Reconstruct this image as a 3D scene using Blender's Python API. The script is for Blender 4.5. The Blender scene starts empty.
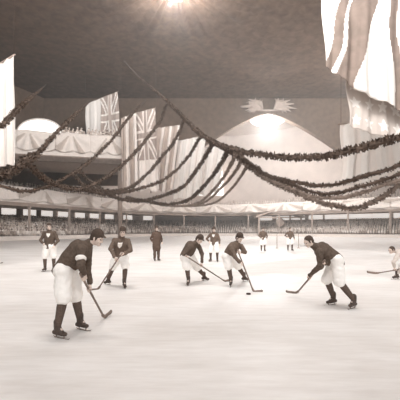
import bpy, bmesh, math, random
from mathutils import Vector, Matrix
from mathutils import noise as mnoise
random.seed(7)
PI = math.pi
C = bpy.context.scene.collection
sc = bpy.context.scene
# ------------------------------------------------------------------ camera, world, light, exposure
HAZE = .0042
F, HY, HC = 320.0, 229.5, 1.6        # focal length in px, horizon row, eye height
def W(px, py, d):
    """the point of the hall measured at pixel (px,py) at distance d from the eye"""
    return Vector(((px - 200) / F * d, d, HC + (HY - py) / F * d))
def G(px, py):
    """a point on the ice"""
    d = F * HC / (py - HY)
    return Vector(((px - 200) / F * d, d, 0))
cam = bpy.data.cameras.new('camera'); co = bpy.data.objects.new('camera', cam); C.objects.link(co)
co.location = (0, 0, HC); co.rotation_euler = (PI / 2, 0, 0)
cam.sensor_width = 36; cam.lens = 36 * F / 400; cam.shift_y = (HY - 200) / 400
cam.clip_end = 500
sc.camera = co
w = bpy.data.worlds.new('world'); sc.world = w; w.use_nodes = True
w.node_tree.nodes['Background'].inputs[0].default_value = (1, .995, .985, 1)
w.node_tree.nodes['Background'].inputs[1].default_value = .72
def area(name, loc, aim, sx, sy, power, col=(1, .997, .99)):
    l = bpy.data.lights.new(name, 'AREA'); l.shape = 'RECTANGLE'; l.size = sx; l.size_y = sy; l.energy = power; l.color = col
    o = bpy.data.objects.new(name, l); C.objects.link(o); o.location = loc
    o.rotation_euler = (Vector(aim) - Vector(loc)).to_track_quat('-Z', 'Y').to_euler(); return o
def point(name, loc, power, r=.4, col=(1, .985, .97)):
    l = bpy.data.lights.new(name, 'POINT'); l.energy = power; l.shadow_soft_size = r; l.color = col
    o = bpy.data.objects.new(name, l); C.objects.link(o); o.location = loc; return o
area('hall_light', (14, -10, 26), (10, 26, 0), 60, 16, 13000)
area('hall_light', (-2, 8, 26), (6, 75, 4), 16, 8, 18000)
sc.view_settings.view_transform = 'Standard'; sc.view_settings.look = 'None'
sc.view_settings.gamma = 1; sc.view_settings.use_curve_mapping = False
sc.view_settings.exposure = 0.0

# ------------------------------------------------------------------ materials
def lin(c):
    return tuple(((x / 255) / 12.92 if x <= 10 else (((x / 255) + .055) / 1.055) ** 2.4) for x in c)
M = {}
def mat(name, rgb, rough=.85, var=.12, scale=6, emit=0, spec=.3, dist=0, stretch=(1, 1, 1)):
    m = bpy.data.materials.new(name); m.use_nodes = True; nt = m.node_tree; b = nt.nodes['Principled BSDF']
    c = lin(rgb)
    tc = nt.nodes.new('ShaderNodeTexCoord'); mp = nt.nodes.new('ShaderNodeMapping'); mp.inputs['Scale'].default_value = stretch
    no = nt.nodes.new('ShaderNodeTexNoise'); no.inputs['Scale'].default_value = scale; no.inputs['Detail'].default_value = 5
    no.inputs['Distortion'].default_value = dist
    cr = nt.nodes.new('ShaderNodeValToRGB')
    cr.color_ramp.elements[0].position = .3; cr.color_ramp.elements[1].position = .7
    cr.color_ramp.elements[0].color = tuple(x * (1 - var) for x in c) + (1,)
    cr.color_ramp.elements[1].color = tuple(min(1, x * (1 + var)) for x in c) + (1,)
    nt.links.new(tc.outputs['Object'], mp.inputs[0]); nt.links.new(mp.outputs[0], no.inputs['Vector'])
    nt.links.new(no.outputs['Fac'], cr.inputs[0]); nt.links.new(cr.outputs[0], b.inputs['Base Color'])
    b.inputs['Roughness'].default_value = rough; b.inputs['Specular IOR Level'].default_value = spec
    if emit:
        nt.links.new(cr.outputs[0], b.inputs['Emission Color']); b.inputs['Emission Strength'].default_value = emit
    M[name] = m; return m
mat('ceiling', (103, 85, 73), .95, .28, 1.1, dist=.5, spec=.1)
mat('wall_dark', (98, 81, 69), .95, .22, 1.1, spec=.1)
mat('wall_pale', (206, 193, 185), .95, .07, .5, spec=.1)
mat('gallery', (176, 160, 150), .8, .10, 2)
mat('fascia', (150, 134, 124), .8, .12, 2)
mat('timber', (140, 124, 114), .8, .2, 3)
mat('drape', (226, 215, 207), .9, .06, 3)
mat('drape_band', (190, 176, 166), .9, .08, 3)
mat('white_cloth', (245, 238, 232), .9, .04, 4)
mat('shorts', (250, 245, 240), .85, .03, 20)
mat('wool_dark', (99, 86, 77), .95, .22, 30, spec=.1)
mat('wool_mid', (112, 97, 87), .95, .2, 30, spec=.1)
mat('wool_pale', (206, 194, 186), .95, .1, 30, spec=.1)
mat('stocking', (100, 86, 78), .95, .2, 60, spec=.1)
mat('coat', (98, 82, 73), .9, .2, 20, spec=.1)
mat('boot', (78, 66, 59), .5, .2, 30)
mat('skate_steel', (128, 116, 108), .45, .1, 20, spec=.6)
mat('hair', (82, 69, 61), .8, .3, 60)
mat('cap', (84, 71, 63), .9, .2, 40)
mat('skin', (224, 204, 192), .6, .05, 20)
mat('dark_eye', (60, 46, 40), .4, .05, 20)
mat('lips', (150, 118, 106), .6, .05, 20)
mat('stick', (132, 116, 106), .5, .2, 8, stretch=(8, 8, 1))
mat('puck', (70, 58, 52), .7, .1, 20)
mat('leaf', (84, 70, 61), .85, .35, 3)
mat('leaf_hazed', (136, 121, 111), .85, .3, 3)  # paler copy of the leaf; distance haze is put into the colour
mat('rope', (84, 70, 62), .9, .2, 10)
mat('flag_white', (228, 221, 215), .9, .04, 1)
mat('flag_blue', (158, 142, 133), .9, .08, 1)
mat('flag_red', (170, 154, 145), .9, .10, 1.2)
mat('flag_stripe', (132, 117, 108), .9, .16, 1.2, dist=.6)
mat('flag_soft', (226, 216, 209), .9, .05, 1)
mat('flag_grey', (176, 160, 150), .9, .10, 1)
mat('flag_canton', (198, 186, 178), .9, .06, 1)
mat('lamp_glow', (255, 250, 244), .5, 0, 1, emit=5)
mat('window_glow', (255, 248, 242), .5, .02, 1, emit=1.5)
mat('window_mid', (250, 243, 237), .5, .02, 1, emit=.75)
mat('plaster', (240, 232, 226), .9, .05, 2)
for i, c in enumerate([(150, 135, 125), (196, 182, 172), (222, 211, 203), (176, 161, 151), (236, 227, 220)]):
    mat('crowd_coat_%d' % i, c, .95, .15, 8, spec=.1)
mat('crowd_hat', (96, 82, 74), .95, .2, 8)
mat('crowd_straw', (214, 202, 192), .95, .1, 8)
mat('crowd_face', (222, 204, 192), .8, .04, 8)
# ice : pale, cloudy, with long skate streaks and a soft sheen
def ice_mat():
    m = bpy.data.materials.new('ice'); m.use_nodes = True; nt = m.node_tree; b = nt.nodes['Principled BSDF']; N = nt.nodes.new; L = nt.links.new
    tc = N('ShaderNodeTexCoord')
    mp = N('ShaderNodeMapping'); mp.inputs['Scale'].default_value = (.35, 1.0, 1)
    n1 = N('ShaderNodeTexNoise'); n1.inputs['Scale'].default_value = 1.1; n1.inputs['Detail'].default_value = 7; n1.inputs['Distortion'].default_value = .5
    mp2 = N('ShaderNodeMapping'); mp2.inputs['Scale'].default_value = (.9, 5, 1); mp2.inputs['Rotation'].default_value = (0, 0, .15)
    n2 = N('ShaderNodeTexNoise'); n2.inputs['Scale'].default_value = 1.6; n2.inputs['Detail'].default_value = 8; n2.inputs['Roughness'].default_value = .65
    L(tc.outputs['Object'], mp.inputs[0]); L(tc.outputs['Object'], mp2.inputs[0]); L(mp.outputs[0], n1.inputs[0]); L(mp2.outputs[0], n2.inputs[0])
    mx = N('ShaderNodeMath'); mx.operation = 'ADD'; L(n1.outputs[0], mx.inputs[0]); L(n2.outputs[0], mx.inputs[1])
    cr = N('ShaderNodeValToRGB'); cr.color_ramp.elements[0].position = .72 / 2 * 2 - .0; cr.color_ramp.elements[1].position = 1.0
    cr.color_ramp.elements[0].position = .34; cr.color_ramp.elements[1].position = .62
    hf = N('ShaderNodeMath'); hf.operation = 'MULTIPLY'; hf.inputs[1].default_value = .5; L(mx.outputs[0], hf.inputs[0]); L(hf.outputs[0], cr.inputs[0])
    cr.color_ramp.elements[0].color = lin((214, 208, 203)) + (1,); cr.color_ramp.elements[1].color = lin((234, 230, 227)) + (1,)
    L(cr.outputs[0], b.inputs['Base Color']); b.inputs['Roughness'].default_value = .5; b.inputs['Specular IOR Level'].default_value = .18
    bp = N('ShaderNodeBump'); bp.inputs['Strength'].default_value = .12; bp.inputs['Distance'].default_value = .02; L(n2.outputs[0], bp.inputs['Height']); L(bp.outputs[0], b.inputs['Normal'])
    M['ice'] = m
ice_mat()

# ------------------------------------------------------------------ helpers
def link(o, parent=None):
    C.objects.link(o)
    if parent: o.parent = parent
    return o
def obj(name, bm, mats, parent=None, smooth=True):
    me = bpy.data.meshes.new(name)
    if smooth:
        for f in bm.faces: f.smooth = True
    bm.to_mesh(me); bm.free()
    for m in (mats if isinstance(mats, (list, tuple)) else [mats]): me.materials.append(M[m])
    o = bpy.data.objects.new(name, me); link(o, parent)
    return o
def tag(o, label, cat=None, group=None, kind=None):
    if label: o['label'] = label
    if cat: o['category'] = cat
    if group: o['group'] = group
    if kind: o['kind'] = kind
    return o
def struct(name, bm, m, smooth=False):
    o = obj(name, bm, m, None, smooth); o['kind'] = 'structure'; return o
def thing(name, label, cat, loc=(0, 0, 0), group=None):
    o = bpy.data.objects.new(name, None); C.objects.link(o); o.location = loc; o.empty_display_size = .2
    return tag(o, label, cat, group)
def box(bm, a, b):
    x0, y0, z0 = a; x1, y1, z1 = b
    v = [bm.verts.new(p) for p in ((x0, y0, z0), (x1, y0, z0), (x1, y1, z0), (x0, y1, z0), (x0, y0, z1), (x1, y0, z1), (x1, y1, z1), (x0, y1, z1))]
    for f in ((3, 2, 1, 0), (4, 5, 6, 7), (0, 1, 5, 4), (1, 2, 6, 5), (2, 3, 7, 6), (3, 0, 4, 7)): bm.faces.new([v[i] for i in f])
def frame(d, side=None):
    d = d.normalized()
    if side is None or abs(side.normalized().dot(d)) > .97:
        side = Vector((0, 0, 1)) if abs(d.z) < .9 else Vector((1, 0, 0))
    s = (side - d * side.dot(d)).normalized(); return d, s, d.cross(s)
def cone(bm, p0, p1, r0, r1, side=None, fl0=1., fl1=1., seg=14, caps=3, mi=0):
    """tapered capsule with elliptical section (r along side, r*fl across)"""
    p0 = Vector(p0); p1 = Vector(p1)
    if (p1 - p0).length < 1e-5: p1 = p0 + Vector((0, 0, 1e-4))
    d, s, t = frame(p1 - p0, side)
    rings = []
    for k in range(caps):
        a = PI / 2 * (1 - (k + .0) / caps) if k else PI / 2 * .93
        rings.append((p0 - d * r0 * min(fl0, 1) * math.sin(a), r0 * math.cos(a), fl0))
    rings.append((p0, r0, fl0)); rings.append((p1, r1, fl1))
    for k in reversed(range(caps)):
        a = PI / 2 * (1 - (k + .0) / caps) if k else PI / 2 * .93
        rings.append((p1 + d * r1 * min(fl1, 1) * math.sin(a), r1 * math.cos(a), fl1))
    vs = []
    for c, r, fl in rings:
        vs.append([bm.verts.new(c + s * r * math.cos(2 * PI * i / seg) + t * r * fl * math.sin(2 * PI * i / seg)) for i in range(seg)])
    fs = []
    for a, b in zip(vs, vs[1:]):
        for i in range(seg): fs.append(bm.faces.new((a[i], a[(i + 1) % seg], b[(i + 1) % seg], b[i])))
    fs.append(bm.faces.new(vs[0][::-1])); fs.append(bm.faces.new(vs[-1]))
    for f in fs: f.material_index = mi
def tube(bm, pts, r, seg=8, rr=None, mi=0):
    pts = [Vector(p) for p in pts]; vs = []
    s = None
    for i, p in enumerate(pts):
        d = (pts[min(i + 1, len(pts) - 1)] - pts[max(i - 1, 0)])
        _, s, t = frame(d, s)
        q = rr[i] if rr else r
        vs.append([bm.verts.new(p + (s * math.cos(2 * PI * k / seg) + t * math.sin(2 * PI * k / seg)) * q) for k in range(seg)])
    for a, b in zip(vs, vs[1:]):
        for k in range(seg): bm.faces.new((a[k], a[(k + 1) % seg], b[(k + 1) % seg], b[k])).material_index = mi
    bm.faces.new(vs[0][::-1]).material_index = mi; bm.faces.new(vs[-1]).material_index = mi
def ell(bm, c, axes, radii, seg=16, rings=10, mi=0):
    """ellipsoid with the three axes and radii"""
    c = Vector(c); vs = []
    for j in range(1, rings):
        th = PI * j / rings
        vs.append([bm.verts.new(c + axes[2] * radii[2] * math.cos(th) + (axes[0] * radii[0] * math.cos(2 * PI * i / seg) + axes[1] * radii[1] * math.sin(2 * PI * i / seg)) * math.sin(th)) for i in range(seg)])
    tp = bm.verts.new(c + axes[2] * radii[2]); bt = bm.verts.new(c - axes[2] * radii[2])
    fs = []
    for a, b in zip(vs, vs[1:]):
        for i in range(seg): fs.append(bm.faces.new((a[i], b[i], b[(i + 1) % seg], a[(i + 1) % seg])))
    for i in range(seg):
        fs.append(bm.faces.new((tp, vs[0][i], vs[0][(i + 1) % seg]))); fs.append(bm.faces.new((bt, vs[-1][(i + 1) % seg], vs[-1][i])))
    for f in fs: f.material_index = mi
def catmull(P, n):
    P = [Vector(p) for p in P]; out = []
    for i in range(len(P) - 1):
        a = P[max(i - 1, 0)]; b = P[i]; c = P[i + 1]; d = P[min(i + 2, len(P) - 1)]
        for k in range(n):
            t = k / n
            out.append(.5 * ((2 * b) + (c - a) * t + (2 * a - 5 * b + 4 * c - d) * t * t + (3 * b - a - 3 * c + d) * t ** 3))
    out.append(P[-1]); return out
def resample(P, step):
    L = [0]
    for a, b in zip(P, P[1:]): L.append(L[-1] + (b - a).length)
    n = max(2, int(round(L[-1] / step))); out = []; j = 0
    for i in range(n + 1):
        s = L[-1] * i / n
        while j < len(P) - 2 and L[j + 1] < s: j += 1
        out.append(P[j].lerp(P[j + 1], (s - L[j]) / max(1e-9, L[j + 1] - L[j])))
    return out
def remeshed(name, bm, voxel, m, parent, sm=4, loc=None):
    """fuse overlapping shapes into one continuous skin"""
    bmesh.ops.recalc_face_normals(bm, faces=bm.faces)
    me = bpy.data.meshes.new(name); bm.to_mesh(me); bm.free()
    t = bpy.data.objects.new(name, me); C.objects.link(t)
    r = t.modifiers.new('r', 'REMESH'); r.mode = 'VOXEL'; r.voxel_size = voxel; r.use_smooth_shade = True
    s = t.modifiers.new('s', 'SMOOTH'); s.factor = .5; s.iterations = sm
    dg = bpy.context.evaluated_depsgraph_get(); dg.update()
    me2 = bpy.data.meshes.new_from_object(t.evaluated_get(dg)); me2.name = name
    bpy.data.objects.remove(t); bpy.data.meshes.remove(me)
    me2.materials.clear(); me2.materials.append(M[m])
    me2.polygons.foreach_set('use_smooth', [True] * len(me2.polygons))
    if loc is not None: me2.transform(Matrix.Translation(-loc))
    o = bpy.data.objects.new(name, me2); link(o, parent); return o

# ------------------------------------------------------------------ the setting
BP = [(-70, 2, 0), (-52, 16, 0), (-38, 31, 0), (-28, 45, 0), (-22.5, 56, 0), (-17.5, 67, 0), (-11, 77, 0), (0, 83, 0), (10, 83, 0), (20, 77, 0), (31, 68, 0), (43, 60, 0), (58, 48, 0), (72, 30, 0), (80, 8, 0)]
EDGE = resample(catmull(BP, 10), 1.0)
NR = []
for i in range(len(EDGE)):
    d = (EDGE[min(i + 1, len(EDGE) - 1)] - EDGE[max(i - 1, 0)]).normalized(); NR.append(Vector((-d.y, d.x, 0)))
def off(i, o, z): return EDGE[i] + NR[i] * o + Vector((0, 0, z))
def ribbon(bm, prof, mi=0, i0=0, i1=None, step=1, closed=True):
    """sweep a closed (offset, z) profile along the rink edge"""
    i1 = len(EDGE) - 1 if i1 is None else i1
    idx = list(range(i0, i1 + 1, step)); rows = [[bm.verts.new(off(i, o, z)) for o, z in prof] for i in idx]
    n = len(prof)
    for a, b in zip(rows, rows[1:]):
        for k in range(n if closed else n - 1): bm.faces.new((a[k], b[k], b[(k + 1) % n], a[(k + 1) % n])).material_index = mi
    if closed:
        bm.faces.new(rows[0]).material_index = mi; bm.faces.new(rows[-1][::-1]).material_index = mi
bm = bmesh.new()
g = bmesh.ops.create_grid(bm, x_segments=4, y_segments=4, size=1)
for v in bm.verts: v.co = Vector((v.co.x * 110, 45 + v.co.y * 75, 0))
struct('floor', bm, 'ice')

CH = 27.0
LX, LY = -2.5, 32.3           # first arc lamp
bm = bmesh.new()              # ceiling : plaster, with radial pleats shaped to imitate the first lamp's light rays
xs = [-95 + 190 * i / 60 for i in range(61)]
ring0 = [4.5, 0]
def ceil_grid():
    na = 240; R = [0, .3, .7, 1.2, 1.8, 2.6, 3.5, 4.5, 5.6, 6.8, 8.2, 9.8, 11.5]
    rows = []
    rnd = [random.uniform(.4, 1.5) for _ in range(80)]
    for r in R:
        row = []
        for k in range(na):
            a = 2 * PI * k / na
            amp = .42 * min(1, r / 3) * (1 if r < 8 else max(0, (11.5 - r) / 3.5)) * rnd[(k // 6) % 40] 
            ph = (k % 6) / 6
            z = CH - amp * abs(math.sin(PI * ph)) - (.0 if r < 11 else 0)
            row.append(bm.verts.new((LX + r * math.cos(a), LY + r * math.sin(a), z)))
        rows.append(row)
    for a, b in zip(rows, rows[1:]):
        for k in range(na): bm.faces.new((a[k], b[k], b[(k + 1) % na], a[(k + 1) % na]))
    last = rows[-1]
    # outer sheet reaches from the rim of the ray pleats to the walls
    outer = []
    for k in range(na):
        a = 2 * PI * k / na; dx, dy = math.cos(a), math.sin(a)
        t = min([x for x in (((100 - LX) / dx if dx > 1e-6 else 1e9), ((-100 - LX) / dx if dx < -1e-6 else 1e9), ((63 - LY) / dy if dy > 1e-6 else 1e9), ((-25 - LY) / dy if dy < -1e-6 else 1e9))])
        outer.append(bm.verts.new((LX + dx * t, LY + dy * t, CH)))
    for k in range(na): bm.faces.new((last[k], outer[k], outer[(k + 1) % na], last[(k + 1) % na]))
ceil_grid()
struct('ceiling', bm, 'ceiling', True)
# lower coved soffit of the far end, a pale half dome behind the dark arch
AX, AY = (268 - 200) / F * 62, 62.0
def arch_z(x):
    dx = abs(x - AX) / 16.5
    top = HC + (HY - 113) / F * 62
    return max(10.2, top - 9.3 * dx ** 1.35)
bm = bmesh.new()
N_ = 140; x0, x1 = -100, 100
xs = sorted(set([x0 + (x1 - x0) * i / 40 for i in range(41)] + [AX - 24 + 48 * i / 80 for i in range(81)]))
fr = []; bk = []
for y in (62.0, 63.2):
    top = [bm.verts.new((x, y, CH + .3)) for x in xs]; bot = [bm.verts.new((x, y, arch_z(x))) for x in xs]
    fr.append((top, bot))
for i in range(len(xs) - 1):
    (t0, b0), (t1, b1) = fr
    bm.faces.new((b0[i], b0[i + 1], t0[i + 1], t0[i])); bm.faces.new((b1[i + 1], b1[i], t1[i], t1[i + 1])); bm.faces.new((b0[i + 1], b0[i], b1[i], b1[i + 1]))
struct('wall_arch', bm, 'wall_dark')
# pale end wall : follows the rink end behind the arch; dark side walls
bm = bmesh.new(); iL = min(i for i in range(len(EDGE)) if EDGE[i].y > 62); iR = max(i for i in range(len(EDGE)) if EDGE[i].y > 62)
def wall(i0, i1, z0, z1, o=9.5, th=.4):
    b = bmesh.new(); ribbon(b, [(o, z0), (o + th, z0), (o + th, z1), (o, z1)], 0, i0, i1); return b
iL = min(i for i in range(len(EDGE)) if off(i, 9.5, 0).y > 62.6); iR = max(i for i in range(len(EDGE)) if off(i, 9.5, 0).y > 62.6)
struct('wall_end', wall(iL, iR, 0, CH + 2), 'wall_pale')
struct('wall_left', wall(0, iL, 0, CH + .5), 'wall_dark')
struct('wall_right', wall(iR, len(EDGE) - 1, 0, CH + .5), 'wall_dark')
bm = bmesh.new()
vs = [bm.verts.new(off(i, 11, CH + 1.8)) for i in range(iL, iR + 1)]
bm.faces.new([bm.verts.new((EDGE[iL].x - 20, 62.5, CH + 1.8)), bm.verts.new((EDGE[iR].x + 20, 62.5, CH + 1.8))] + vs[::-1])
struct('ceiling_end', bm, 'wall_pale')

# ------------------------------------------------------------------ lamps
def lamp(name, label, loc, rad, power, h=1.1, petals=0):
    t = thing(name, label, 'lamp', loc)
    b = bmesh.new(); ell(b, (0, 0, 0), (Vector((1, 0, 0)), Vector((0, 1, 0)), Vector((0, 0, 1))), (rad, rad, rad * .32), 32, 12)
    obj('globe', b, 'lamp_glow', t)
    b = bmesh.new(); tube(b, [(0, 0, rad * .3), (0, 0, h)], .05); obj('rod', b, 'timber', t)
    b = bmesh.new()
    for i in range(28):
        a = 2 * PI * i / 28
    tube(b, [(rad * 1.02 * math.cos(2 * PI * i / 32), rad * 1.02 * math.sin(2 * PI * i / 32), 0) for i in range(33)], .06, 6); obj('rim', b, 'plaster', t)
    point('lamp_light', Vector(loc) - Vector((0, 0, rad * .32 + .35)), power, .5)
    return t
lamp('arc_lamp', 'large glowing arc lamp under the ceiling at the top of the picture', (LX, LY, CH - 1.5), 1.15, 3500, 1.5)
point('lamp_light', (LX, LY, CH - .9), 17000, .2)
l2 = W(268, 119, 66)
lamp('arc_lamp', 'wide glowing arc lamp hanging in the arch over the far rink end', l2, 3.6, 22000, CH + 1.8 - l2.z)
lamp('arc_lamp', 'unseen fill lamp added behind the huge striped flag to light the right side', W(392, 66, 46), .8, 11000, CH - W(392, 66, 46).z)  # unseen lamp, added behind the flag to brighten the right side
# plaster acanthus crest round the second lamp
t = thing('plaster_crest', 'white leafy plaster crest spread above the wide lamp in the far arch', 'ornament', W(268, 108.5, 61.75))
b = bmesh.new()
cone(b, (-3, .1, -.3), (3, .1, -.3), .18, .18, None, 1, 1, 8, 2)
for s in (-1, 1):
    for k in range(15):
        a = -.15 + k * .1 + random.uniform(-.05, .05); L = random.uniform(2.6, 4.6) * (1 - .25 * abs(k - 5) / 9)
        d = Vector((s * math.cos(a), 0, math.sin(a) * .8)); base = Vector((s * 1.1, -.1 - .03 * k, -.2))
        p1 = base + d * L * .55 + Vector((0, -.25, .1)); p2 = base + d * L + Vector((s * .1, 0, -.25))
        cone(b, base, p1, .18, .36, Vector((0, 1, 0)), .7, .7, 8, 2); cone(b, p1, p2, .36, .07, Vector((0, 1, 0)), .7, .7, 8, 2)
        for q in (-1, 1):
            e = Vector((-d.z, 0, d.x)) * q * random.uniform(.4, .7); cone(b, p1, p1 + d * .5 + e, .22, .06, Vector((0, 1, 0)), .7, .7, 6, 2)
obj('leaf_scroll', b, 'gallery', t)
# lit arched windows : left above the top gallery, right low in the end wall
def arch_window(name, c, wdt, hgt, dirx, m='window_glow', bars=6):
    t = bpy.data.objects.new(name, None); C.objects.link(t); t.location = c; t['kind'] = 'structure'; n = 24
    b = bmesh.new(); f_ = bmesh.new(); dirx = Vector(dirx).normalized(); up = Vector((0, 0, 1)); nr = dirx.cross(up)
    pts = [dirx * (wdt / 2 * math.cos(PI * i / n)) + up * hgt * math.sin(PI * i / n) ** .8 for i in range(n + 1)]
    fr_ = [b.verts.new(p - nr * .0) for p in pts]; bk_ = [b.verts.new(p - nr * .12) for p in pts]
    b.faces.new(fr_); b.faces.new(bk_[::-1])
    for i in range(n + 1): b.faces.new((fr_[i], bk_[i], bk_[(i + 1) % (n + 1)], fr_[(i + 1) % (n + 1)]))
    obj('pane', b, m, t)
    tube(f_, pts + [pts[0]], .14, 6); obj('window_frame', f_, 'plaster', t)
    return t
arch_window('window_1', W(40, 137, 50.5), 44 / F * 50.5, 18 / F * 50.5, (1, .12, 0))
arch_window('window_2', W(312, 186, 84), 50 / F * 84, 21 / F * 84, (1, -.55, 0))
arch_window('window_3', W(211, 196, 90), 26 / F * 90, 46 / F * 90, (1, 0, 0))

# ------------------------------------------------------------------ stands and galleries
ROWS = 9
t = thing('grandstand', 'stepped timber stand rising from the ice round the whole rink', 'stand', EDGE[60])
prof = [(.3, 0), (.3, .55)]
for r in range(ROWS): prof += [(.9 + r * .85, .4 + r * .31), (.9 + (r + 1) * .85, .4 + r * .31)]
prof += [(.9 + ROWS * .85, 0)]
b = bmesh.new(); ribbon(b, prof, 0, 0, None, 1); bmesh.ops.translate(b, verts=b.verts, vec=-EDGE[60]); obj('steps', b, 'timber', t, False)
b = bmesh.new(); ribbon(b, [(0, 0), (.1, 0), (.1, .62), (0, .62)]); bmesh.ops.translate(b, verts=b.verts, vec=-EDGE[60]); obj('barrier_board', b, 'drape', t, False)
GB, GF, GT = 5.2, 5.75, 7.9    # gallery underside, fascia top, parapet top
t = thing('gallery', 'long lower gallery on posts running round the rink above the stand', 'gallery', EDGE[60])
def gpart(name, prof, m, sub=None, i0=0, i1=None):
    b = bmesh.new(); ribbon(b, prof, 0, i0, i1); bmesh.ops.translate(b, verts=b.verts, vec=-EDGE[60]); return obj(name, b, m, t, False)
gpart('fascia', [(1.4, GB), (1.7, GB), (1.7, GF), (1.4, GF)], 'fascia')
gpart('deck', [(1.7, GB + .1), (9.4, GB + .1), (9.4, GF + 2.2), (7.8, GF + 2.2), (1.7, GF)], 'gallery')
gpart('parapet', [(1.5, GF), (1.65, GF), (1.65, GT), (1.5, GT)], 'drape')
gpart('rail', [(1.4, GT), (1.75, GT), (1.75, GT + .12), (1.4, GT + .12)], 'fascia')
POSTS = [i for i in range(26, len(EDGE) - 20, 8)]
for i in POSTS:
    p = off(i, 1.6, 0) - EDGE[60]; b = bmesh.new()
    box(b, (p.x - .14, p.y - .14, .55), (p.x + .14, p.y + .14, GB)); box(b, (p.x - .22, p.y - .22, GB - .25), (p.x + .22, p.y + .22, GB))
    obj('post', b, 'gallery', t, False)
# lit windows in the wall behind the stand, seen under the gallery
nwin = 4
for i in range(24, len(EDGE) - 30, 4):
    if off(i, 9.3, 0).y < 30: continue
    a = off(i, 9.3, 0); d = Vector((-NR[i].y, NR[i].x, 0)) * -1
    b = bmesh.new(); pxw = 200 + F * a.x / a.y; hw = 1.3 if pxw < 180 else 1.75
    if 165 < pxw < 262: continue
    v = [b.verts.new(p) for p in (a - d * hw + Vector((0, 0, 4.15)), a + d * hw + Vector((0, 0, 4.15)), a + d * hw + Vector((0, 0, 5.25)), a - d * hw + Vector((0, 0, 5.25)))]
    b.faces.new(v); r = bmesh.ops.extrude_face_region(b, geom=list(b.faces)); bmesh.ops.translate(b, verts=[x for x in r['geom'] if isinstance(x, bmesh.types.BMVert)], vec=NR[i] * .1)
    bmesh.ops.recalc_face_normals(b, faces=b.faces)
    struct('window_%d' % nwin, b, 'window_mid'); nwin += 1
# long pale notice boards hung from the gallery fascia are read as bright panels on the left
def ordn(n): return ['first', 'second', 'third', 'fourth', 'fifth', 'sixth', 'seventh', 'eighth', 'ninth', 'tenth', 'eleventh', 'twelfth', 'thirteenth', 'fourteenth', 'fifteenth', 'sixteenth', 'seventeenth', 'eighteenth', 'nineteenth', 'twentieth'][n - 1]
# festoon drapes over the gallery parapet
def festoon(label, A, B, out, z1, z0, group, m='drape', peak=.5, parent=None, ph=0):
    """cloth swag between A and B (plan points), gathered at the top middle and fanning into folds"""
    A = Vector(A); B = Vector(B); nu, nv = 40, 16; b = bmesh.new(); rows = []
    for j in range(nv + 1):
        v = j / nv; row = []
        for i in range(nu + 1):
            u = i / nu; q = abs(u - peak) / max(peak, 1 - peak)
            ang = math.atan2(v + .06, (u - peak) * 2.2)
            fold = .5 + .5 * math.sin(ang * 10 + ph)
            o = .10 + .20 * fold * min(1, v * 1.6 + q * .4)
            zb = z0 + (z1 - z0) * (.10 + .22 * abs(math.sin(PI * (u * 2))) ** .8 * 0 + .12 * (1 - abs(math.sin(PI * u * 2))))
            z = z1 + .05 + (zb - z1) * v + (.18 * (1 - q) if j == 0 else 0)
            p = A.lerp(B, u) + out * o; row.append(b.verts.new((p.x, p.y, z)))
        rows.append(row)
    for r0, r1 in zip(rows, rows[1:]):
        for i in range(nu): b.faces.new((r0[i], r1[i], r1[i + 1], r0[i + 1]))
    c = (A + B) / 2; c.z = z0
    bmesh.ops.translate(b, verts=b.verts, vec=-c)
    o = obj('swag_drape', b, [m, 'drape_band'], None)
    for f in o.data.polygons:
        jj = f.index // nu; ii = f.index % nu
        u = (ii + .5) / nu; v = (jj + .5) / nv; ang = math.atan2(v + .06, (u - peak) * 2.2)
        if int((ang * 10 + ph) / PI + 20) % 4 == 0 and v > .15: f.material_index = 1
    o.location = c; s = o.modifiers.new('thickness', 'SOLIDIFY'); s.thickness = .03
    return tag(o, label, 'drape', group)
segs = [i for i in range(28, len(EDGE) - 24, 9)]
vis = []
for i in segs:
    a = off(i, 1.42, 0); c_ = off(i + 9, 1.42, 0); m_ = off(i + 4, 1.42, 0)
    px = 200 + F * m_.x / m_.y
    if m_.y > 20 and -30 < px < 430: vis.append((px, i))
vis.sort()
for k, (px, i) in enumerate(vis):
    a = off(i, 1.40, 0); c_ = off(i + 9, 1.40, 0)
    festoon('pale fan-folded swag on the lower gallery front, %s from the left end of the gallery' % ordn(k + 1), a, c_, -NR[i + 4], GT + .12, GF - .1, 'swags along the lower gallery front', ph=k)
# upper gallery, left
UZ0, UZ1 = 12.3, 15.35
t = thing('upper_gallery', 'high balcony on the left wall above the lower gallery', 'gallery', (-24, 47, 0))
def bar(name, A, B, th, z0, z1, m):
    b = bmesh.new(); A = Vector(A); B = Vector(B); d = (B - A).normalized(); n = Vector((-d.y, d.x, 0)) * th
    vs = []
    for z in (z0, z1): vs.append([b.verts.new(Vector((p.x + 24, p.y - 47, z))) for p in (A, B, B + n, A + n)])
    b.faces.new(vs[0][::-1]); b.faces.new(vs[1])
    for k in range(4): b.faces.new((vs[0][k], vs[0][(k + 1) % 4], vs[1][(k + 1) % 4], vs[1][k]))
    return obj(name, b, m, t, False)
UA, UB = (-36, 42.5, 0), (-11.6, 48.5, 0)
bar('fascia', UA, UB, .4, UZ0 - .9, UZ0, 'timber')
bar('parapet', UA, UB, .2, UZ0, UZ1, 'drape')
bar('deck', UA, UB, 9.5, UZ0 - .9, UZ0 - .2, 'timber')
bar('seating', (-36, 45.5, 0), (-13.2, 51.1, 0), 6, UZ0 - .2, UZ0 + 2.2, 'timber')
bar('top_rail', UA, UB, .3, UZ1, UZ1 + .12, 'fascia')
b = bmesh.new(); tube(b, [(-12.3 + 24, 49.2 - 47, 0), (-12.3 + 24, 49.2 - 47, UZ0 - .9)], .35, 14); obj('column', b, 'fascia', t)
b = bmesh.new(); tube(b, [(-35 + 24, 43.4 - 47, 0), (-35 + 24, 43.4 - 47, UZ0 - .9)], .35, 14); obj('column', b, 'fascia', t)
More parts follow.
